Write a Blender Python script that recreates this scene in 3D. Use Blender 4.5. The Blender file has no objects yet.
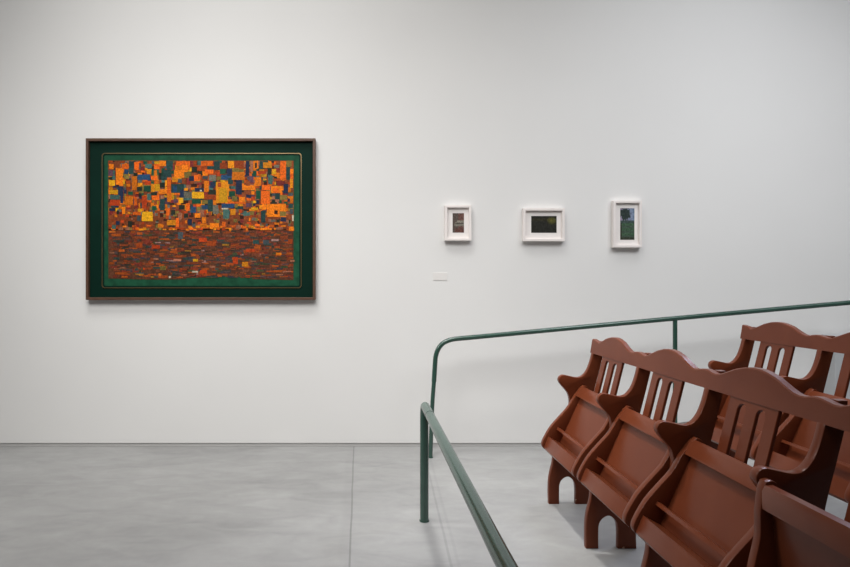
import bpy, bmesh, math, random
from mathutils import Vector
random.seed(7)
SC = bpy.context.scene
COL = SC.collection
PI = math.pi
H = 1.137          # eye height
F = 567.0          # focal length in pixels of the 850 px frame
WY = 3.955         # back wall distance

# ------------------------------------------------------------------ helpers
def lin(c):
    return tuple(((v/255)/12.92 if v/255 <= .04045 else ((v/255+.055)/1.055)**2.4) for v in c)

def obj(name, bm, mat, parent=None, smooth=False, ang=35):
    bmesh.ops.recalc_face_normals(bm, faces=bm.faces)
    me = bpy.data.meshes.new(name)
    bm.to_mesh(me); bm.free()
    for m in (mat if isinstance(mat, (list, tuple)) else [mat]):
        me.materials.append(m)
    if smooth:
        for p in me.polygons: p.use_smooth = True
        me.set_sharp_from_angle(angle=math.radians(ang))
    o = bpy.data.objects.new(name, me)
    COL.objects.link(o)
    if parent: o.parent = parent
    return o

def thing(name, label, cat, loc=(0, 0, 0), group=None):
    o = bpy.data.objects.new(name, None); COL.objects.link(o)
    o.location = loc; o.empty_display_size = .1
    o['label'] = label; o['category'] = cat
    if group: o['group'] = group
    return o

def tag(o, label, cat, group=None):
    o['label'] = label; o['category'] = cat
    if group: o['group'] = group
    return o

def add_box(bm, x0, x1, y0, y1, z0, z1):
    v = [bm.verts.new((x, y, z)) for x in (x0, x1) for y in (y0, y1) for z in (z0, z1)]
    for f in ((0,1,3,2),(4,6,7,5),(0,4,5,1),(2,3,7,6),(0,2,6,4),(1,5,7,3)):
        bm.faces.new([v[i] for i in f])
    return v

def bevel(bm, w, seg=2, ang=30):
    bmesh.ops.recalc_face_normals(bm, faces=bm.faces)
    es = [e for e in bm.edges if len(e.link_faces) == 2 and e.calc_face_angle(0) > math.radians(ang)]
    if es:
        bmesh.ops.bevel(bm, geom=es, offset=w, segments=seg, affect='EDGES', clamp_overlap=True, profile=.5)

def prism(poly, y0, y1, bev=.0):
    """closed (x,z) outline pushed along y, optional bevel of the rims"""
    bm = bmesh.new()
    a = [bm.verts.new((x, y0, z)) for x, z in poly]
    b = [bm.verts.new((x, y1, z)) for x, z in poly]
    fa = bm.faces.new(a); fb = bm.faces.new(b[::-1])
    n = len(poly)
    for i in range(n):
        bm.faces.new((a[i], b[i], b[(i+1) % n], a[(i+1) % n]))
    bmesh.ops.recalc_face_normals(bm, faces=bm.faces)
    if bev:
        es = list(set(list(fa.edges) + list(fb.edges)))
        bmesh.ops.bevel(bm, geom=es, offset=bev, segments=2, affect='EDGES', clamp_overlap=True, profile=.5)
    return bm

def catmull(pts, k=4):
    """smooth open curve through the points"""
    out = []
    P = [pts[0]] + list(pts) + [pts[-1]]
    for i in range(1, len(P)-2):
        p0, p1, p2, p3 = P[i-1], P[i], P[i+1], P[i+2]
        for j in range(k):
            t = j/k
            out.append(tuple(.5*((2*p1[d]) + (-p0[d]+p2[d])*t + (2*p0[d]-5*p1[d]+4*p2[d]-p3[d])*t*t
                                 + (-p0[d]+3*p1[d]-3*p2[d]+p3[d])*t**3) for d in range(len(p1))))
    out.append(tuple(pts[-1]))
    return out

def tube(bm, pts, r, n=16):
    pts = [Vector(p) for p in pts]
    rings = []
    up = None
    for i, p in enumerate(pts):
        t = ((pts[min(i+1, len(pts)-1)] - p).normalized() + (p - pts[max(i-1, 0)]).normalized()).normalized()
        if up is None:
            up = Vector((0, 0, 1)) if abs(t.z) < .9 else Vector((1, 0, 0))
        a = t.cross(up).normalized(); b = a.cross(t).normalized(); up = b
        rings.append([bm.verts.new(p + r*(math.cos(2*PI*k/n)*a + math.sin(2*PI*k/n)*b)) for k in range(n)])
    for i in range(len(rings)-1):
        for k in range(n):
            bm.faces.new((rings[i][k], rings[i][(k+1) % n], rings[i+1][(k+1) % n], rings[i+1][k]))
    bm.faces.new(rings[0][::-1]); bm.faces.new(rings[-1])

# ------------------------------------------------------------------ materials
def mat(name, col, rough=.5, spec=.5, noise=None, bump=None, coat=0, metal=0):
    m = bpy.data.materials.new(name); m.use_nodes = True
    nt = m.node_tree; N = nt.nodes; L = nt.links
    b = N['Principled BSDF']
    b.inputs['Base Color'].default_value = (*col, 1)
    b.inputs['Roughness'].default_value = rough
    b.inputs['Specular IOR Level'].default_value = spec
    b.inputs['Metallic'].default_value = metal
    if coat:
        b.inputs['Coat Weight'].default_value = coat; b.inputs['Coat Roughness'].default_value = .15
    tc = N.new('ShaderNodeTexCoord')
    if noise:
        sc, amt, det = noise
        n = N.new('ShaderNodeTexNoise'); n.inputs['Scale'].default_value = sc; n.inputs['Detail'].default_value = det
        L.new(tc.outputs['Object'], n.inputs['Vector'])
        r = N.new('ShaderNodeValToRGB')
        r.color_ramp.elements[0].position = .3; r.color_ramp.elements[1].position = .7
        r.color_ramp.elements[0].color = (*[c*(1-amt) for c in col], 1)
        r.color_ramp.elements[1].color = (*[min(1, c*(1+amt)) for c in col], 1)
        L.new(n.outputs['Fac'], r.inputs['Fac']); L.new(r.outputs['Color'], b.inputs['Base Color'])
    if bump:
        sc, st = bump
        n2 = N.new('ShaderNodeTexNoise'); n2.inputs['Scale'].default_value = sc; n2.inputs['Detail'].default_value = 4
        L.new(tc.outputs['Object'], n2.inputs['Vector'])
        bp = N.new('ShaderNodeBump'); bp.inputs['Strength'].default_value = st; bp.inputs['Distance'].default_value = .002
        L.new(n2.outputs['Fac'], bp.inputs['Height']); L.new(bp.outputs['Normal'], b.inputs['Normal'])
    return m

M_wall = mat('white_plaster', (.80, .79, .775), .85, .25, (1.3, .012, 2), (60, .05))
M_gap = mat('grey_reveal', (.50, .495, .485), .7, .3)
M_groove = mat('reveal_groove', (.40, .39, .38), .7, .3)

def floor_mat():
    m = bpy.data.materials.new('polished_concrete'); m.use_nodes = True
    nt = m.node_tree; N = nt.nodes; L = nt.links; b = N['Principled BSDF']
    tc = N.new('ShaderNodeTexCoord'); P = tc.outputs['Object']
    def noise(scale, det, vec_scale=(1, 1, 1), dist=0.0):
        mp = N.new('ShaderNodeMapping'); mp.inputs['Scale'].default_value = vec_scale
        L.new(P, mp.inputs['Vector'])
        n = N.new('ShaderNodeTexNoise'); n.inputs['Scale'].default_value = scale; n.inputs['Detail'].default_value = det
        n.inputs['Distortion'].default_value = dist
        L.new(mp.outputs['Vector'], n.inputs['Vector']); return n.outputs['Fac']
    def mrange(v, a, c, lo, hi):
        r = N.new('ShaderNodeMapRange'); r.inputs[1].default_value = a; r.inputs[2].default_value = c
        r.inputs[3].default_value = lo; r.inputs[4].default_value = hi; L.new(v, r.inputs[0]); return r.outputs[0]
    def math_(op, a, c=None):
        n = N.new('ShaderNodeMath'); n.operation = op
        for i, v in enumerate((a, c)):
            if v is None: continue
            if isinstance(v, (int, float)): n.inputs[i].default_value = v
            else: L.new(v, n.inputs[i])
        return n.outputs[0]
    k = math_('MULTIPLY', mrange(noise(1.1, 4, (1, 1.6, 1), .6), .3, .7, .89, 1.08), mrange(noise(4.5, 6, (1, 2.2, 1), 1.0), .3, .7, .91, 1.07))
    k = math_('MULTIPLY', k, mrange(noise(30, 5), .3, .7, .98, 1.02))
    k = math_('MULTIPLY', k, mrange(noise(2.3, 3, (.7, 3, 1), .4), .56, .70, 1.0, .90))
    # small dark specks
    v = N.new('ShaderNodeTexVoronoi'); v.inputs['Scale'].default_value = 2.2; L.new(P, v.inputs['Vector'])
    k = math_('MULTIPLY', k, mrange(v.outputs['Distance'], .008, .016, .72, 1.0))
    sep = N.new('ShaderNodeSeparateXYZ'); L.new(P, sep.inputs[0])
    # saw-cut joints running towards the wall
    def joint(x0, slope, w, dark):
        nn = mrange(noise(3, 2), 0, 1, -.004, .004)
        xx = math_('SUBTRACT', sep.outputs[0], math_('ADD', math_('MULTIPLY', sep.outputs[1], slope), x0))
        xx = math_('ABSOLUTE', math_('ADD', xx, nn))
        return mrange(xx, w*.4, w, dark, 1.0)
    k = math_('MULTIPLY', k, joint(-.0395, -.0098, .0055, .68))
    k = math_('MULTIPLY', k, joint(.2735, .0325, .008, .84))
    k = math_('MULTIPLY', k, joint(.305, .0325, .010, .93))
    # trowelled band beside the left joint
    k = math_('MULTIPLY', k, joint(-.062, -.0098, .035, .965))
    col = N.new('ShaderNodeMix'); col.data_type = 'RGBA'; col.blend_type = 'MULTIPLY'
    col.inputs['Factor'].default_value = 1
    col.inputs['A'].default_value = (*FLOORC, 1)
    cc = N.new('ShaderNodeCombineColor')
    for i in range(3): L.new(k, cc.inputs[i])
    L.new(cc.outputs[0], col.inputs['B']); L.new(col.outputs['Result'], b.inputs['Base Color'])
    L.new(mrange(noise(3, 4), .3, .7, .42, .6), b.inputs['Roughness'])
    b.inputs['Specular IOR Level'].default_value = .35
    bp = N.new('ShaderNodeBump'); bp.inputs['Strength'].default_value = .08; bp.inputs['Distance'].default_value = .003
    L.new(noise(14, 5), bp.inputs['Height']); L.new(bp.outputs['Normal'], b.inputs['Normal'])
    return m
FLOORC = (.315, .313, .309)
M_floor = floor_mat()

def wood_mat():
    m = bpy.data.materials.new('stained_brown_wood'); m.use_nodes = True
    nt = m.node_tree; N = nt.nodes; L = nt.links; b = N['Principled BSDF']
    tc = N.new('ShaderNodeTexCoord')
    n = N.new('ShaderNodeTexNoise'); n.inputs['Scale'].default_value = 5; n.inputs['Detail'].default_value = 5
    n.inputs['Distortion'].default_value = .5
    L.new(tc.outputs['Object'], n.inputs['Vector'])
    r = N.new('ShaderNodeValToRGB')
    r.color_ramp.elements[0].position = .25; r.color_ramp.elements[0].color = (.118, .0265, .0105, 1)
    r.color_ramp.elements[1].position = .75; r.color_ramp.elements[1].color = (.155, .039, .0160, 1)
    L.new(n.outputs['Fac'], r.inputs['Fac'])
    # chips and scuffs where feet kick the wood, close to the floor
    n2 = N.new('ShaderNodeTexNoise'); n2.inputs['Scale'].default_value = 24; n2.inputs['Detail'].default_value = 5
    L.new(tc.outputs['Object'], n2.inputs['Vector'])
    sep = N.new('ShaderNodeSeparateXYZ'); L.new(tc.outputs['Object'], sep.inputs[0])
    th = N.new('ShaderNodeMapRange'); th.inputs[1].default_value = 0; th.inputs[2].default_value = .10
    th.inputs[3].default_value = .57; th.inputs[4].default_value = 1.0; L.new(sep.outputs[2], th.inputs[0])
    gt = N.new('ShaderNodeMath'); gt.operation = 'GREATER_THAN'
    L.new(n2.outputs['Fac'], gt.inputs[0]); L.new(th.outputs[0], gt.inputs[1])
    mx = N.new('ShaderNodeMix'); mx.data_type = 'RGBA'
    L.new(gt.outputs[0], mx.inputs['Factor']); L.new(r.outputs['Color'], mx.inputs['A'])
    mx.inputs['B'].default_value = (.42, .27, .19, 1)
    L.new(mx.outputs['Result'], b.inputs['Base Color'])
    b.inputs['Roughness'].default_value = .31
    b.inputs['Specular IOR Level'].default_value = .22
    n3 = N.new('ShaderNodeTexNoise'); n3.inputs['Scale'].default_value = 40; n3.inputs['Detail'].default_value = 3
    mp = N.new('ShaderNodeMapping'); mp.inputs['Scale'].default_value = (1, .12, 1)
    L.new(tc.outputs['Object'], mp.inputs['Vector']); L.new(mp.outputs[0], n3.inputs['Vector'])
    bp = N.new('ShaderNodeBump'); bp.inputs['Strength'].default_value = .10; bp.inputs['Distance'].default_value = .002
    L.new(n3.outputs['Fac'], bp.inputs['Height']); L.new(bp.outputs['Normal'], b.inputs['Normal'])
    return m
M_wood = wood_mat()
M_green = mat('green_gloss_paint', (.027, .073, .054), .22, .8, (9, .12, 4), (45, .05))
M_bolt = mat('dull_steel', (.35, .34, .32), .4, .5, metal=.8)
M_frame = mat('brown_wood_frame', lin((92, 66, 52)), .45, .4, (30, .12, 3))
M_darkmat = mat('dark_green_board', lin((5, 38, 29)), .6, .10, (6, .10, 3))
M_greenfield = mat('brushed_green_field', lin((26, 74, 52)), .6, .12, (22, .30, 6), (50, .2))
M_gold = mat('gold_fillet', (.27, .19, .09), .28, .6, metal=.75)
M_white = mat('white_wood_frame', (.86, .80, .77), .6, .3, (20, .015, 2))
M_passe = mat('off_white_mount', (.85, .805, .78), .8, .2, (40, .01, 2))
M_label = mat('pale_card', (.80, .775, .75), .7, .3)
M_block = mat('grey_paint', (.50, .51, .52), .6, .3, (3, .02, 2))

def paint_mat():
    m = bpy.data.materials.new('oil_paint_patches'); m.use_nodes = True
    nt = m.node_tree; N = nt.nodes; L = nt.links; b = N['Principled BSDF']
    a = N.new('ShaderNodeAttribute'); a.attribute_name = 'patch'
    n = N.new('ShaderNodeTexNoise'); n.inputs['Scale'].default_value = 110; n.inputs['Detail'].default_value = 4
    tc = N.new('ShaderNodeTexCoord'); L.new(tc.outputs['Object'], n.inputs['Vector'])
    r = N.new('ShaderNodeMapRange'); r.inputs[1].default_value = .3; r.inputs[2].default_value = .7
    r.inputs[3].default_value = .62; r.inputs[4].default_value = 1.3; L.new(n.outputs['Fac'], r.inputs[0])
    vm = N.new('ShaderNodeVectorMath'); vm.operation = 'SCALE'
    L.new(a.outputs['Color'], vm.inputs[0]); L.new(r.outputs[0], vm.inputs['Scale'])
    L.new(vm.outputs[0], b.inputs['Base Color'])
    b.inputs['Roughness'].default_value = .6; b.inputs['Specular IOR Level'].default_value = .15
    return m
M_paint = paint_mat()

# ------------------------------------------------------------------ the room
RX, RS = 1.22, .145                       # the floor starts to climb here, at this slope
def floor_z(x): return max(0., x-RX)*RS
def structure(o): o['kind'] = 'structure'; return o

XL, XR, YF, ZT = -4.6, 6.2, -3.2, 4.6
bm = bmesh.new()
xs = [XL, RX-.06, RX-.03, RX, RX+.03, RX+.06, XR]
def fz(x):
    if x <= RX-.06: return 0
    if x >= RX+.06: return (x-RX)*RS
    t = (x-RX+.06)/.12
    return RS*.06*t*t
top = [[bm.verts.new((x, y, fz(x))) for y in (YF, WY+.03)] for x in xs]
bot = [[bm.verts.new((x, y, -.12)) for y in (YF, WY+.03)] for x in xs]
for i in range(len(xs)-1):
    bm.faces.new((top[i][0], top[i+1][0], top[i+1][1], top[i][1]))
    bm.faces.new((bot[i][0], bot[i][1], bot[i+1][1], bot[i+1][0]))
    for s in (0, 1):
        bm.faces.new((top[i][s], bot[i][s], bot[i+1][s], top[i+1][s]))
for i in (0, -1):
    bm.faces.new((top[i][0], top[i][1], bot[i][1], bot[i][0]))
structure(obj('floor', bm, M_floor))

# wall panel stops a finger above the floor; the recess behind it is a grey trim
G = .025
def follow(z): return [(XL, z), (RX, z), (XR, z+(XR-RX)*RS)]
poly = follow(G) + [(XR, ZT), (XL, ZT)]
structure(obj('wall_back', prism(poly, WY, WY+.20), M_wall))
poly = follow(.004) + follow(G+.003)[::-1]
structure(obj('trim_1', prism(poly, WY+.006, WY+.028), M_gap))
poly = follow(-.001) + follow(.005)[::-1]
structure(obj('trim_2', prism(poly, WY+.001, WY+.028), M_groove))

# ------------------------------------------------------------------ bench rows of folding seats
def profile(slope):
    f = lambda x: slope*x
    front = catmull([(0, f(0)), (-.001, .09), (.003, .14), (.012, .18), (.020, .215), (.024, .26), (.036, .32),
                     (.060, .38), (.086, .435), (.104, .49), (.108, .53), (.100, .567), (.082, .592), (.063, .614),
                     (.051, .634), (.055, .654), (.073, .665), (.100, .661), (.145, .652), (.174, .660),
                     (.199, .691), (.216, .735), (.227, .778)], 3)
    topp = [(.232, .786), (.250, .787), (.261, .838), (.286, .838)]
    back = catmull([(.281, .775), (.255, .670), (.230, .570), (.218, .49), (.206, .40), (.200, .30), (.205, .20),
                    (.213, .10), (.216, f(.216))], 3)
    arch = catmull([(.137, f(.137)), (.137, .085), (.127, .120), (.100, .141), (.073, .131), (.056, .106),
                    (.053, .07), (.053, f(.053))], 3)
    return front + topp + back + arch

TH = .028           # frame thickness
PITCH = .491
D0 = 2.92           # near face of the first frame

def crest_z(y):     # y = distance from the first frame's centre, toward the camera
    t = (y / PITCH) % 1.0
    d = min(t, 1-t)
    key = [(0, .846), (.05, .843), (.10, .837), (.15, .838), (.22, .850), (.32, .870), (.42, .882), (.5, .885)]
    for (a, za), (b, zb) in zip(key, key[1:]):
        if d <= b:
            u = (d-a)/(b-a)
            return za + (zb-za)*u
    return .885

SIDE = None
def side_outline():
    fr = catmull([(.154, .604), (.139, .584), (.118, .556), (.101, .526), (.082, .497), (.042, .453), (.000, .404),
                  (-.030, .354), (-.043, .324), (-.042, .303), (-.030, .290)], 4)
    bk = catmull([(.0, .285), (.05, .297), (.085, .325), (.112, .38), (.145, .46), (.180, .545), (.192, .590),
                  (.186, .610), (.170, .616)], 3)
    return fr + bk

def rot(p, piv, a):
    x, z = p[0]-piv[0], p[1]-piv[1]
    return (piv[0]+x*math.cos(a)-z*math.sin(a), piv[1]+x*math.sin(a)+z*math.cos(a))

def make_seat(parent, ya, yb, ang, seed):
    """folding seat standing on its hinge; ya < yb in y (near, far)"""
    piv = (.067, .414)
    R = lambda pts: [rot(p, piv, ang) for p in pts]
    g = .004
    y0, y1 = ya+g, yb-g
    t = .026
    panel = R([(.034, .300), (.154, .565), (.172, .560), (.052, .292)])
    seat = obj('folding_seat', prism(panel, y0+t-.002, y1-t+.002, .001), M_wood, parent)
    so = R(side_outline())
    obj('side_board', prism(so, y0, y0+t, .003), M_wood, seat, True)
    obj('side_board', prism(so, y1-t, y1, .003), M_wood, seat, True)
    ap = R([(-.038, .301), (-.014, .358), (.044, .327), (.034, .300), (-.030, .289)])
    obj('bottom_apron', prism(ap, y0+t-.001, y1-t+.001, .003), M_wood, seat, True)
    tr = R([(.127, .564), (.149, .603), (.163, .611), (.179, .604), (.172, .560), (.160, .562), (.150, .563)])
    obj('top_rail', prism(tr, y0+t-.001, y1-t+.001, .002), M_wood, seat, True)
    br = R([(.028, .394), (.034, .404), (.046, .400), (.042, .391)])
    obj('thin_bar', prism(br, y0+t-.001, y1-t+.001, .001), M_wood, seat, True)
    for yy in (y0-.004, y1-.002):       # hinge pin heads
        c = rot((.070, .330), piv, ang); bmh = bmesh.new()
        tube(bmh, [(c[0], yy+.001, c[1]), (c[0], yy+.005, c[1])], .012, 12)
        obj('hinge_pin', bmh, M_bolt, seat, True)
    return seat

def make_splat(parent, yc):
    w, s = .216, .039
    lw = (w-2*s)/3
    th = .011
    zt, zb = .800, .46
    yl = [yc-w/2, yc-w/2+lw, yc-w/2+lw+s, yc+w/2-lw-s, yc+w/2-lw, yc+w/2]
    # outline in (y, z): one board with two slots, open at the bottom where the rail covers them
    pts = [(yl[0], zb), (yl[0], zt), (yl[5], zt), (yl[5], zb), (yl[4], zb)]
    for (a, b) in ((yl[4], yl[3]), (yl[2], yl[1])):
        c = (a+b)/2; r = (a-b)/2; zc = .762-r
        for k in range(9):
            an = PI*k/8
            pts.append((c+r*math.cos(an), zc+r*math.sin(an)))
        pts.append((b, zb))
        if b == yl[3]: pts.append((yl[2], zb))
    bm = bmesh.new()
    xf = lambda z: .236 + (z-.80)*.25
    a = [bm.verts.new((xf(z), y, z)) for y, z in pts]
    b = [bm.verts.new((xf(z)+th, y, z-.003)) for y, z in pts]
    fa = bm.faces.new(a); fb = bm.faces.new(b[::-1])
    n = len(pts)
    for i in range(n):
        bm.faces.new((a[i], b[i], b[(i+1) % n], a[(i+1) % n]))
    bmesh.ops.recalc_face_normals(bm, faces=bm.faces)
    es = list(set(list(fa.edges)+list(fb.edges)))
    bmesh.ops.bevel(bm, geom=es, offset=.0015, segments=1, affect='EDGES', clamp_overlap=True)
    bmesh.ops.triangulate(bm, faces=[f for f in bm.faces if len(f.verts) > 4])
    obj('slotted_back_splat', bm, M_wood, parent)

def make_row(X0, nseat, label, slope, angles):
    z0 = floor_z(X0)
    root = thing('folding_seat_bench', label, 'bench', (X0, D0, z0), 'rows of brown folding seats')
    pr = profile(slope)
    for i in range(nseat+1):
        yn = -i*PITCH
        obj('end_frame' if i in (0, nseat) else 'middle_frame', prism(pr, yn, yn+TH, .0035), M_wood, root, True)
    # crest rail
    bm = bmesh.new()
    ye, ys = .038, -nseat*PITCH-.006
    N_ = 26*nseat
    rings = []
    for k in range(N_+1):
        y = ye + (ys-ye)*k/N_
        zt = crest_z(TH/2 + .026 - y) - .006 if (y < -.02 and y > -nseat*PITCH+.06) else None
        if zt is None:
            e = (ye-y) if y > -.1 else (y-ys)
            zt = .848 - .010*min(1, max(0, e)/.06)
        zb = .776
        xa = lambda z: .227+(z-.778)*.16
        th = .025
        sec = [(xa(zb), zb), (xa(zt-.004), zt-.004), (xa(zt)+.003, zt), (xa(zt)+th-.003, zt), (xa(zt)+th, zt-.004), (xa(zb)+th, zb)]
        rings.append([bm.verts.new((x, y, z)) for x, z in sec])
    for a, b in zip(rings, rings[1:]):
        for k in range(6):
            bm.faces.new((a[k], a[(k+1) % 6], b[(k+1) % 6], b[k]))
    bm.faces.new(rings[0]); bm.faces.new(rings[-1][::-1])
    obj('crest_rail', bm, M_wood, root, True, 14)
    for i in range(nseat):
        ya, yb = -(i+1)*PITCH+TH, -i*PITCH
        make_splat(root, (ya+yb)/2 + .014)
        lr = [(.140, .405), (.160, .485), (.182, .480), (.162, .400)]
        obj('lower_back_rail', prism(lr, ya-.001, yb+.001, .002), M_wood, root)
        make_seat(root, ya, yb, angles[i], i)
    return root

make_row(.948, 4, 'brown wooden bench row of flip-up seats in front, nearest the green handrail', 0.0,
         [0, 0, 0, math.radians(30)])
make_row(1.730, 3, 'brown wooden bench row of flip-up seats standing behind the front row, at the right edge', RS,
         [0, 0, 0])

# ------------------------------------------------------------------ handrails
t = thing('handrail', 'low green tubular handrail running toward the viewer from its upright post', 'handrail', (.284, 2.715, 0), 'green handrails')
bm = bmesh.new()
r = .0205
path = [(0, 0, 0), (0, 0, .30), (0, 0, .512)] + [(0.0003, -.045*(1-math.cos(a)), .512+.046*math.sin(a)) for a in [PI/2*k/8 for k in range(1, 9)]]
obj('post', (lambda b: (tube(b, path[:3], r), b)[1])(bmesh.new()), M_green, t, True)
tube(bm, path[2:] + [(.002, -.6, .558), (.0055, -1.5, .558), (.0165, -2.3, .558)] +
     [(.017, -2.345, .553), (.017, -2.38, .53), (.017, -2.39, .48)], r)
obj('top_tube', bm, M_green, t, True)
obj('post', (lambda b: (tube(b, [(.017, -2.39, 0), (.017, -2.39, .48)], r), b)[1])(bmesh.new()), M_green, t, True)
def collar(x, y, rr, z=0): 
    b = bmesh.new(); tube(b, [(x, y, z), (x, y, z+.004)], rr, 24); return b
obj('floor_collar', collar(0, 0, .0235), M_green, t, True)
obj('floor_collar', collar(.017, -2.39, .0235), M_green, t, True)
# weld seam of the tube joint
wb = bmesh.new(); tube(wb, [(.0012, -.225, .558), (.0012, -.229, .558)], r+.0006, 24)
obj('weld_seam', wb, mat('worn_green_seam', (.02, .045, .036), .6), t, True)

YR = 3.705
t = thing('handrail', 'thin green handrail climbing along the white wall, bent down to the floor at left', 'handrail', (.428, YR, 0), 'green handrails')
P = [(.428, .0), (.431, .12), (.439, .327), (.4505, .497), (.4575, .610), (.463, .665), (.480, .711), (.508, .745), (.545, .764), (.59, .7745),
     (.70, .785), (.882, .802), (1.30, .8415), (1.928, .900), (2.6, .9615), (3.17, 1.012), (4.1, 1.093)]
C = catmull(P, 5)
r2 = .0158
cut = next(i for i, p in enumerate(C) if p[1] > .49)
fx = lambda p: (p[0]-.428, 0, p[1])
b1 = bmesh.new(); tube(b1, [fx(p) for p in C[:cut+1]], r2*.88); obj('post', b1, M_green, t, True)
b1 = bmesh.new(); tube(b1, [fx(p) for p in C[cut:]], r2); obj('top_tube', b1, M_green, t, True)
for px in (2.026, 3.72):
    zr = .802+(px-.882)*(1.012-.802)/(3.17-.882)
    b1 = bmesh.new(); tube(b1, [(px-.428, 0, floor_z(px)-.002), (px-.428, 0, zr)], r2*.88); obj('post', b1, M_green, t, True)
    obj('floor_collar', collar(px-.428, 0, .022, floor_z(px)), M_green, t, True)
obj('floor_collar', collar(0, 0, .018), M_green, t, True)

# ------------------------------------------------------------------ the large framed painting
FY = WY-.045
K = F/FY
def wx(px): return (px-365)/K
def wz(py): return H-(py-283.5)/K
KC = F/(WY-.0225)                        # the canvas lies deeper than the frame's front
def cx_(px): return (px-365)/KC
def cz_(py): return H-(py-283.5)/KC
pic = thing('framed_painting', 'large framed abstract painting of orange, rust and blue patches inside a dark green border', 'painting',
            (wx(200.5), WY, wz(300)))
ox, oz = pic.location.x, pic.location.z
X0, X1, Z0, Z1 = wx(85.6)-ox, wx(315.4)-ox, wz(300)-oz, wz(138.2)-oz
def bar_frame(x0, x1, z0, z1, w, yf, yb, bev=.0015):
    """mitred rectangular frame"""
    bm = bmesh.new()
    o = [(x0, z0), (x1, z0), (x1, z1), (x0, z1)]
    i = [(x0+w, z0+w), (x1-w, z0+w), (x1-w, z1-w), (x0+w, z1-w)]
    R = []
    for y, ring in ((yf, o), (yf, i), (yb, i), (yb, o)):
        R.append([bm.verts.new((x, y, z)) for x, z in ring])
    for a in range(4):
        A, B = R[a], R[(a+1) % 4]
        for k in range(4):
            bm.faces.new((A[k], A[(k+1) % 4], B[(k+1) % 4], B[k]))
    if bev: bevel(bm, bev, 2, 40)
    return bm
obj('outer_frame', bar_frame(X0, X1, Z0, Z1, .018, -.045, -.002), M_frame, pic)
bm = bmesh.new(); add_box(bm, X0+.016, X1-.016, -.020, -.004, Z0+.016, Z1-.016)
obj('dark_green_border', bm, M_darkmat, pic)
# gold fillet: rectangle with cut corners, and the lighter green field within
def oct_ring(px0, px1, py0, py1, c):
    x0, x1, z0, z1 = cx_(px0)-ox, cx_(px1)-ox, cz_(py1)-oz, cz_(py0)-oz
    pts = []
    for (cx, cz, a0) in ((x1-c, z1-c, 0), (x0+c, z1-c, 90), (x0+c, z0+c, 180), (x1-c, z0+c, 270)):
        for k in range(6):
            a = math.radians(a0+90*k/5)
            pts.append((cx+c*math.cos(a), cz+c*math.sin(a)))
    return pts
gp = oct_ring(101.8, 301.6, 153.0, 288.2, .020)
b1 = bmesh.new()
gp_i = oct_ring(102.6, 300.8, 153.8, 287.4, .017)
A = [b1.verts.new((x, -.0245, z)) for x, z in gp]; B = [b1.verts.new((x, -.0245, z)) for x, z in gp_i]
A2 = [b1.verts.new((x, -.019, z)) for x, z in gp]; B2 = [b1.verts.new((x, -.019, z)) for x, z in gp_i]
n = len(gp)
for k in range(n):
    j = (k+1) % n
    b1.faces.new((A[k], A[j], B[j], B[k])); b1.faces.new((A[k], A2[k], A2[j], A[j])); b1.faces.new((B[k], B[j], B2[j], B2[k]))
obj('gold_fillet', b1, M_gold, pic)
fp = oct_ring(104.2, 299.2, 155.4, 285.8, .012)
b1 = bmesh.new()
A = [b1.verts.new((x, -.0215, z)) for x, z in fp]; B = [b1.verts.new((x, -.019, z)) for x, z in fp]
b1.faces.new(A); b1.faces.new(B[::-1])
for k in range(len(fp)):
    j = (k+1) % len(fp); b1.faces.new((A[k], B[k], B[j], A[j]))
obj('green_field', b1, M_greenfield, pic)

# patches of paint
PAL = dict(o=(224, 118, 16), O=(224, 98, 20), y=(214, 154, 20), Y=(226, 138, 18), r=(158, 66, 22), R=(180, 62, 20), d=(38, 44, 34),
           n=(34, 46, 72), b=(36, 70, 104), t=(38, 68, 66), T=(70, 104, 96), g=(24, 78, 56), k=(128, 108, 50), G=(108, 104, 90),
           p=(92, 62, 76), w=(196, 184, 160), m=(140, 70, 36), q=(150, 96, 70), D=(60, 30, 18), v=(128, 44, 40), s=(70, 80, 84))
bm = bmesh.new()
lay = bm.loops.layers.float_color.new('patch')
def patch(px0, py0, px1, py1, c, lvl, jit=.0):
    yy = -.0225 - lvl*.00035
    q = [(px0, py1), (px1, py1), (px1, py0), (px0, py0)]
    q = [(x+random.uniform(-jit, jit), y+random.uniform(-jit, jit)) for x, y in q]
    vs = [bm.verts.new((cx_(x)-ox, yy, cz_(y)-oz)) for x, y in q]
    vb = [bm.verts.new((cx_(x)-ox, -.0215, cz_(y)-oz)) for x, y in q]
    fs = [bm.faces.new(vs)] + [bm.faces.new((vs[i], vb[i], vb[(i+1) % 4], vs[(i+1) % 4])) for i in range(4)]
    rgb = PAL[c] if isinstance(c, str) else c
    e = random.uniform(.88, 1.1)
    L_ = lin(tuple(max(0, min(255, v*e)) for v in rgb))
    L_ = tuple(min(1., v*PK) for v in L_)
    for f in fs:
        for l in f.loops: l[lay] = (*L_, 1)
PK = .92
patch(108.2, 160.6, 293.6, 230, 'm', 0)
# lower field has a slightly wavy lower edge
xs_ = 108.4
while xs_ < 293.4:
    x2 = min(293.4, xs_+6)
    yb_ = 278.6 + .9*math.sin((xs_-110)/28.) + (1.4 if xs_ > 250 else 0) - (1.0 if 185 < xs_ < 235 else 0)
    patch(xs_, 229, x2+.05, yb_, (92, 54, 36), 0); xs_ = x2
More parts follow.
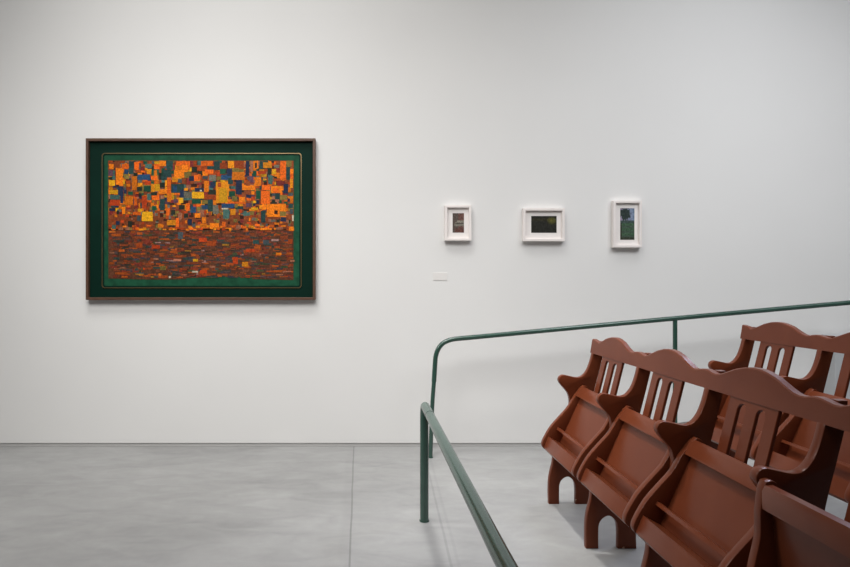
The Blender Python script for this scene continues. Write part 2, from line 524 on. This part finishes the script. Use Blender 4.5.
# small fill patches, upper part
def subdiv(x0, y0, x1, y1, depth):
    w, h = x1-x0, y1-y0
    if (w < 6 and h < 5 and random.random() < .6) or (w < 3 and h < 3) or depth > 9:
        yc = (y0+y1)/2
        warm = 'ooOYyrrrRmmmmkkqq'; cool = 'ddntTgsGpvD'
        c = random.choice(warm if random.random() < .68 else cool)
        patch(x0, y0, x1, y1, c, 1, .5); return
    if w > h*random.uniform(.7, 1.3):
        m_ = x0+w*random.uniform(.35, .65); subdiv(x0, y0, m_, y1, depth+1); subdiv(m_, y0, x1, y1, depth+1)
    else:
        m_ = y0+h*random.uniform(.35, .65); subdiv(x0, y0, x1, m_, depth+1); subdiv(x0, m_, x1, y1, depth+1)
subdiv(108.5, 161, 293.2, 215, 0)
for _ in range(330):      # finer rust and brown bits filling the lower half of the upper part
    x = random.uniform(108.5, 289); y = random.uniform(209, 229)
    w = random.uniform(1.5, 4.5); h = random.uniform(1.3, 4)
    patch(x, y, min(293, x+w), min(230, y+h), random.choice('rrRmmmrkqodsvDG' if y < 225 else 'rrRmmrkoqY'), 1.4 + random.random()*.6)
x = 109.0
while x < 289:            # row of bright dabs above the dark field
    w = random.uniform(1.6, 5); h = random.uniform(1.2, 3)
    y = random.choice((225.5, 227.2, 228.3)) + random.uniform(-.6, .6)
    if random.random() < .8: patch(x, y, x+w, min(y+h, 230.5), random.choice('oOOoYrR'), 2.2)
    x += w*random.uniform(.6, 1.3)
LIST = '''
116 168 123 185 o;122 164 128.5 169 O;108.5 162 120 168 m;109 164 114 169 o;124 169.5 128.6 174 b;128.6 168 133.5 174 t;129 161 134 168 t
108.3 170 113 176 p;134.5 162 139 170 O;145 164 152 168 T;147 169 151.5 174 Y;138 174.5 150 180 b;137 176 141 179 s;145 181 151 185 R;118 186 123.6 196 n
110 190 118 194 y;137 187 142 191 d;144 186 151 191.5 g;128 191.5 133 195 g;132 176 137 190 o;124 174.5 129 179 k;109 180 115 186 y;121 180 125 184 y
154 170 157 177 o;159.5 160.8 166 166 o;154 165.5 159.5 169 O;151.5 169.5 159 175 g;151 176 157.5 180 O;167 160.8 173 170 t;163 170 171.5 177 t;165 171 169 176 n
176 161 190 170 O;177 166 188 171 o;174 170 184 178 o;172 177 178 182 Y;189 176 194 181 n;194 175 200 181 O;151 184 160 191 y;151 184 155 192 Y
160 182.5 165 187.5 d;167 178 171 196 O;168 177 171 180 q;171 184 184 193 t;173 186 177 192 b;178 179 182 183 s;180 190 186 197 n;184 188 188 191 Y
151 192 157 195.5 d;195 188 205 191.5 n;200 190 202 191.5 w;192 192 204 198.5 y;184 192 192 198 G;158 189 167 194 o;182 165 188 172 o
201 161 213 166 O;205 169.5 213.5 173.5 O;207 166 217 169.5 t;214 161.5 220 170 t;219 163 227 169 r;228 161 234 168 Y;234 161 244 168 r;241 162 245 167 q
220 169 225.5 174 g;227 169 232 176 n;221 175 232 180 b;228 178 233 184 t;232 172 244.5 180 o;234 169 244 173 k;209 175 216 181 G;210 182 215 188 n
216 182 228 203 Y;225 184 229 196 Y;219 188 227 202 y;218 183 221 187 r;236 180 242 194.5 n;242 185 255 190 o;245.6 161 249.5 176 n;203 194.5 215 199.5 r
204 181 209 192 o;198 174 201 180 O;229 191 235 197 g;250 161 253 172 q;253 160.8 258 169 o;255 163 257 168 d;259.5 161 263 169 t;263 162.5 272 168 Y
267.5 168 271.5 174.5 d;253 171 256.5 175.5 g;280 161 286 180 O;272 169 276 174 y;286 160.8 291.5 167 k;286.3 167 290.3 180 t;248.5 176 253.5 182.5 p
268 175 272.5 184 T;262 185 270 190 O;271 186 282 193 o;273 188 279 193 O;276 181 285 185 v;283.5 184 288 193.5 n;261 191 270 204 O;256 190.5 261 199 g
290 179 293 188 Y;246 181 250 186 m;255 177 261 186 o;258 171 266 174 R;275 193 280 199.5 t;280 195 287 200 k;290 197 293.2 203 o;288 193 293 196 s
110 195 120 199.5 T;120.3 194 123 203 n;125 196 133 205 o;134 197 137 205.5 O;142 196 147 208 R;147 194 151 200 T;110 200 120 205.5 R;109 208 115 211 n
133 211.8 141 215 O;138 209 142 212 y;142 211.6 153 221.2 y;137 216 141 221 s;116 221 119.5 225 n;128 221 132 227 d;112 225 116 229 T;152 206 156.5 210 g
122 207 125.5 214 o;152 195.5 159.5 200 O;160 199 165 210.5 t;167 194 171 202 o;179 198 183 203 y;173.5 199 178 203 p;179 205 185 209.5 d;186 203 190 211 O
192 199 201 203.5 g;191 206.5 196 213 b;171 210 175.3 214.5 d;166 208 169.5 215.5 O;167 220 176 225 Y;176 218 179 227 O;168 225.3 175 227 d;188 219 192 225 n
195 213 200.5 218 o;158 224 163 227.5 o;202 205 208 209 b;208 199.5 213 211.5 t;202 200 207.5 204 k;221.5 203.8 234 208 b;222 208 228 209.2 w
223 209.5 229.5 218.5 T;230.5 209 235.5 215 Y;232 196 237 201.5 k;239 197 245 202 o;228 202 246 203.7 O;243 212 250 216 T;213 205 218 214 G;214 208 218.5 213.5 T
200 223.6 207 227.2 o;210 223 219 228 o;222 222 225.5 227.5 O;202 217 206 223 o;203.5 219 205 222.5 d;236 225 241 229 q;253 200.5 256.3 203 y;251 207.4 258 210 y
261 210.5 265.6 222.5 t;267 204 286 217 o;280 211.5 286 216 k;274.2 210.5 278 214 D;268 202 277 204 d;288.5 204 293 208 t;280.5 217 286 221.5 n
271 219.5 275.5 222 G;292.2 215 293.6 221 w;255 224 260 226.2 O;260 228 272 230 o;276 227 283 229.6 q;289 226.5 294 231 o;178 213 182 219 q;200 210 204 215 q
246 203 252 207 p;290 209 293 214 s;262 204 266 210 o'''
for row in LIST.strip().replace('\n', ';').split(';'):
    a = row.split()
    patch(*[float(v) for v in a[:4]], a[4], 3 + random.random()*1.5, .25)
# dashes of the lower part
for _ in range(1150):
    x = random.uniform(108.4, 288.5); y = random.uniform(230.3, 276.3)
    w = random.uniform(2.5, 9.5); h = random.uniform(1.0, 2.4)
    q_ = random.random()
    warmth = .55 if y > 250 else .7
    if q_ < warmth:
        c = random.choice([(130, 60, 30), (112, 60, 38), (150, 66, 26), (104, 58, 40), (122, 50, 34), (96, 58, 34), (164, 76, 24)])
    elif q_ < .97:
        c = random.choice([(62, 58, 50), (74, 58, 56), (50, 66, 60), (84, 60, 58), (56, 50, 40), (66, 70, 44), (58, 58, 66)])
    else:
        c = random.choice([(176, 110, 84), (150, 112, 104), (196, 104, 34), (160, 110, 30)])
    patch(x, y, min(x+w, 293.3), y+h, c, 1 + random.random()*3, .2)
for x, y, w, h, c in ((109.5, 252, 5, 1.5, 'q'), (153.5, 258, 5, 1.8, 'q'), (120, 267, 5.5, 1.6, 'q'), (192, 271, 6, 1.6, 'w'), (226, 235.4, 6, 1.2, 'q'),
                      (250, 260.6, 6, 1.5, 'q'), (210, 266, 5, 1.8, 'q'), (276, 274, 7, 1.4, 'q'), (136.5, 243, 6, 4.5, 'r'), (152, 245, 8, 3.6, 'R'),
                      (187, 240, 5, 4.5, 'm'), (242, 262, 6, 4.5, 'Y'), (276, 252.6, 5.5, 2.6, 'o'), (199, 238, 8, 4, 'R'), (207, 241, 9, 5, 'r'),
                      (160, 266, 6, 4, 'k'), (193, 259, 5, 2.6, 'y'), (143, 268, 2, 2, 'R'), (169, 276, 2, 2, 'w'), (253, 240, 6, 4, 't'), (263, 240, 6, 4, 's'),
                      (290, 260, 4.5, 1.8, 'q'), (288, 239, 4.5, 5, 'r'), (200, 270, 7, 3.5, 'R'), (233, 257, 5, 7, 'R'), (178, 232, 5, 7, 's'), (246, 249, 9, 3, 'R')):
    patch(x, y, x+w, y+h, c, 5)
obj('patchwork_canvas', bm, M_paint, pic)

# ------------------------------------------------------------------ three small white frames
FY2 = WY-.040
K2 = F/FY2
def small(label, ox0, ox1, oy0, oy1, ix0, ix1, iy0, iy1, build, rim=.018):
    cx, cz = ((ox0+ox1)/2-365)/K2, H-(oy1-283.5)/K2
    t = thing('framed_picture', label, 'picture', (cx, WY, cz), 'small white-framed pictures')
    X = lambda p, k=K2: (p-365)/k-cx
    Z = lambda p, k=K2: H-(p-283.5)/k-cz
    x0, x1, z0, z1 = X(ox0), X(ox1), Z(oy1), Z(oy0)
    obj('white_frame', bar_frame(x0, x1, z0, z1, rim, -.040, -.002, .002), M_white, t)
    K3 = F/(WY-.022)
    px0, px1, pz0, pz1 = X(ix0, K3), X(ix1, K3), Z(iy1, K3), Z(iy0, K3)
    # mount with a window opening
    obj('mount', (lambda b: (add_box(b, x0+rim-.002, x1-rim+.002, -.0215, -.006, z0+rim-.002, z1-rim+.002), b)[1])(bmesh.new()), M_passe, t)
    bmg = bmesh.new()
    lay_ = bmg.loops.layers.float_color.new('patch')
    build(bmg, lay_, px0, px1, pz0, pz1)
    obj('picture', bmg, M_paint, t)
    return t
def cells(bmg, lay_, x0, x1, z0, z1, nx, nz, fn):
    y = -.0222
    V = [[bmg.verts.new((x0+(x1-x0)*i/nx, y, z0+(z1-z0)*j/nz)) for j in range(nz+1)] for i in range(nx+1)]
    for i in range(nx):
        for j in range(nz):
            f = bmg.faces.new((V[i][j], V[i+1][j], V[i+1][j+1], V[i][j+1]))
            c = lin(tuple(max(0, min(255, v)) for v in fn((i+.5)/nx, 1-(j+.5)/nz)))
            for l in f.loops: l[lay_] = (*[v*1.2 for v in c], 1)
    B = [bmg.verts.new((x, -.021, z)) for x, z in ((x0, z0), (x1, z0), (x1, z1), (x0, z1))]
    bmg.faces.new(B[::-1])
def rn(a): return random.uniform(-a, a)
def pic1(b, l, *a):          # reddish brown ground with a pale horizontal passage
    def fn(u, v):
        n = rn(7)
        if .38 < v < .50 and u > .42-(v-.38)*1.5+rn(.06): return (128+n, 124+n, 112+n)
        if .50 <= v < .56 and u > .25: return (52+n, 44+n, 40+n)
        if .56 <= v < .66 and u > .15: return (112+n, 108+n, 98+n)
        if v > .8 and .2 < u < .9: return (92+n, 62+n, 56+n)
        return (92+n+(8 if u > .5 else -10), 72+n, 66+n)
    cells(b, l, *a, 14, 24, fn)
def pic2(b, l, *a):          # near black landscape, faint olive glow upper right
    def fn(u, v):
        n = rn(4)
        g = max(0, 1-((u-.82)**2/.05+(v-.28)**2/.07))
        w = max(0, 1-abs(v-.22)/.12)*(1 if u < .8 else 0)
        return (38+42*g+12*w+n, 38+40*g+9*w+n, 34+4*g+n)
    cells(b, l, *a, 26, 17, fn)
def pic3(b, l, *a):          # tree against a blue grey sky over a green field
    def fn(u, v):
        n = rn(6)
        t = ((u-.36)/.36)**2+((v-.19)/.20)**2
        if t < 1+rn(.45) and v < .40: return (46+n, 56+n, 54+n)
        if v < .40: return (108+n+30*(1-u), 126+n, 148+n)
        if v < .47: return (60+n, 72+n, 70+n)
        if u < .12 or v > .93: return (52+n, 56+n, 46+n)
        return (60+n, 80+n+6*math.sin(v*40), 64+n)
    cells(b, l, *a, 18, 36, fn)
small('small white-framed upright picture in reddish brown, left of the three', 444.8, 471.5, 205, 240.6, 452.6, 464, 213.2, 232.6, pic1)
small('small white-framed horizontal picture, nearly black, middle of the three', 523.4, 565, 208, 241.2, 531.2, 556.6, 216, 232.8, pic2)
small('small white-framed tall picture of a dark tree over a green field', 613.6, 642.2, 200.3, 247.5, 620.2, 634.4, 208.2, 239.8, pic3)

# pale label below the first small picture
bm = bmesh.new(); add_box(bm, -.05, .05, -.003, 0, 0, .055); bevel(bm, .0008, 1)
o = tag(obj('wall_label', bm, M_label), 'tiny pale card on the white wall below the leftmost small picture', 'label')
o.location = ((440-365)/(F/WY), WY, H-(277.5-283.5)/(F/WY)-.02)

# grey box against the wall, seen between the back slats of the second row
bm = bmesh.new(); px0 = (835.2-365)/(F/(WY-.12)); z0 = floor_z(px0)
vv = add_box(bm, 0, .26, -.12, -.001, -.03, .50); bevel(bm, .003, 1)
for v in bm.verts:
    if v.co.z < .1: v.co.z = RS*v.co.x - .001
o = tag(obj('block', bm, M_block), 'pale grey plinth against the wall behind the second bench row', 'block')
o.location = (px0, WY, z0)

# ------------------------------------------------------------------ light
def area(name, loc, size, energy, col=(1, 1, 1), target=None, spread=180):
    l = bpy.data.lights.new(name, 'AREA'); l.shape = 'RECTANGLE'; l.size, l.size_y = size
    l.energy = energy; l.color = col; l.spread = math.radians(spread)
    o = bpy.data.objects.new(name, l); COL.objects.link(o); o.location = loc
    if target is not None:
        o.rotation_euler = (Vector(target)-Vector(loc)).to_track_quat('-Z', 'Y').to_euler()
    return o
WARM, COOL = (1, .99, .97), (.95, .97, 1)
# unseen area lights added to wash the wall, from the front and overhead
area('wall_fill_left', (-1.9, 1.0, 3.5), (1.8, 1.6), 19.3, WARM, (-1.7, WY, .2), 90)
area('wall_fill_middle', (-.5, 1.0, 3.5), (1.8, 1.6), 13.5, WARM, (-.2, WY, .2), 90)
area('wall_fill_centre', (.6, .8, 4.0), (1.6, 1.4), 4.5, WARM, (.4, WY, 1.8), 90)
area('wall_fill_right', (2.6, 1.4, 3.8), (1.6, 1.4), 16.5, COOL, (2.6, WY, 1.0), 90)
area('wall_fill_end', (3.6, 1.6, 4.2), (1.2, 1.2), 4.5, COOL, (3.2, WY, 1.8), 100)
area('wall_fill_far_right', (5.0, 1.6, 3.8), (1.4, 1.2), 9, COOL, (5.0, WY, 1.2), 90)
area('overhead_fill_left', (-1.4, 2.2, 5.2), (1.5, 1.0), 26, WARM, (-1.2, WY, 0), 100)
area('overhead_fill_middle', (.3, 2.3, 5.2), (1.5, 1.0), 11, WARM, (.4, WY, 1.0), 100)
area('overhead_fill_right', (2.3, 2.9, 5.2), (1.5, .8), 7, COOL, (2.6, WY, 0), 80)
area('bench_side_fill', (-2.2, 2.8, 2.5), (.6, .6), 4.5, WARM, (1.0, 2.6, .5), 60)  # low unseen light added to brighten the left-facing seat sides
area('aisle_lamp', (.2, 3.0, 4.2), (.22, .22), 7.0, WARM, (1.1, 2.6, 0), 50)
area('crest_glint_fill', (2.7, 3.65, 3.6), (.8, .18), 7, (.68, .76, 1), (1.2, 1.5, .8), 60)  # cool light added above the benches for a glint on the crest rail
w = bpy.data.worlds.new('room_ambient'); SC.world = w; w.use_nodes = True
w.node_tree.nodes['Background'].inputs[0].default_value = (.93, .96, 1, 1)
w.node_tree.nodes['Background'].inputs[1].default_value = .015

# ------------------------------------------------------------------ camera
cd = bpy.data.cameras.new('camera'); cam = bpy.data.objects.new('camera', cd); COL.objects.link(cam)
cam.location = (0, 0, H); cam.rotation_euler = (PI/2, 0, 0)
cd.sensor_width = 36; cd.lens = F/850*36; cd.shift_x = (425-365)/850; cd.shift_y = 0
cd.clip_start = .02
SC.camera = cam
SC.view_settings.view_transform = 'Standard'; SC.view_settings.look = 'None'
SC.view_settings.gamma = 1; SC.view_settings.use_curve_mapping = False
SC.view_settings.exposure = .08
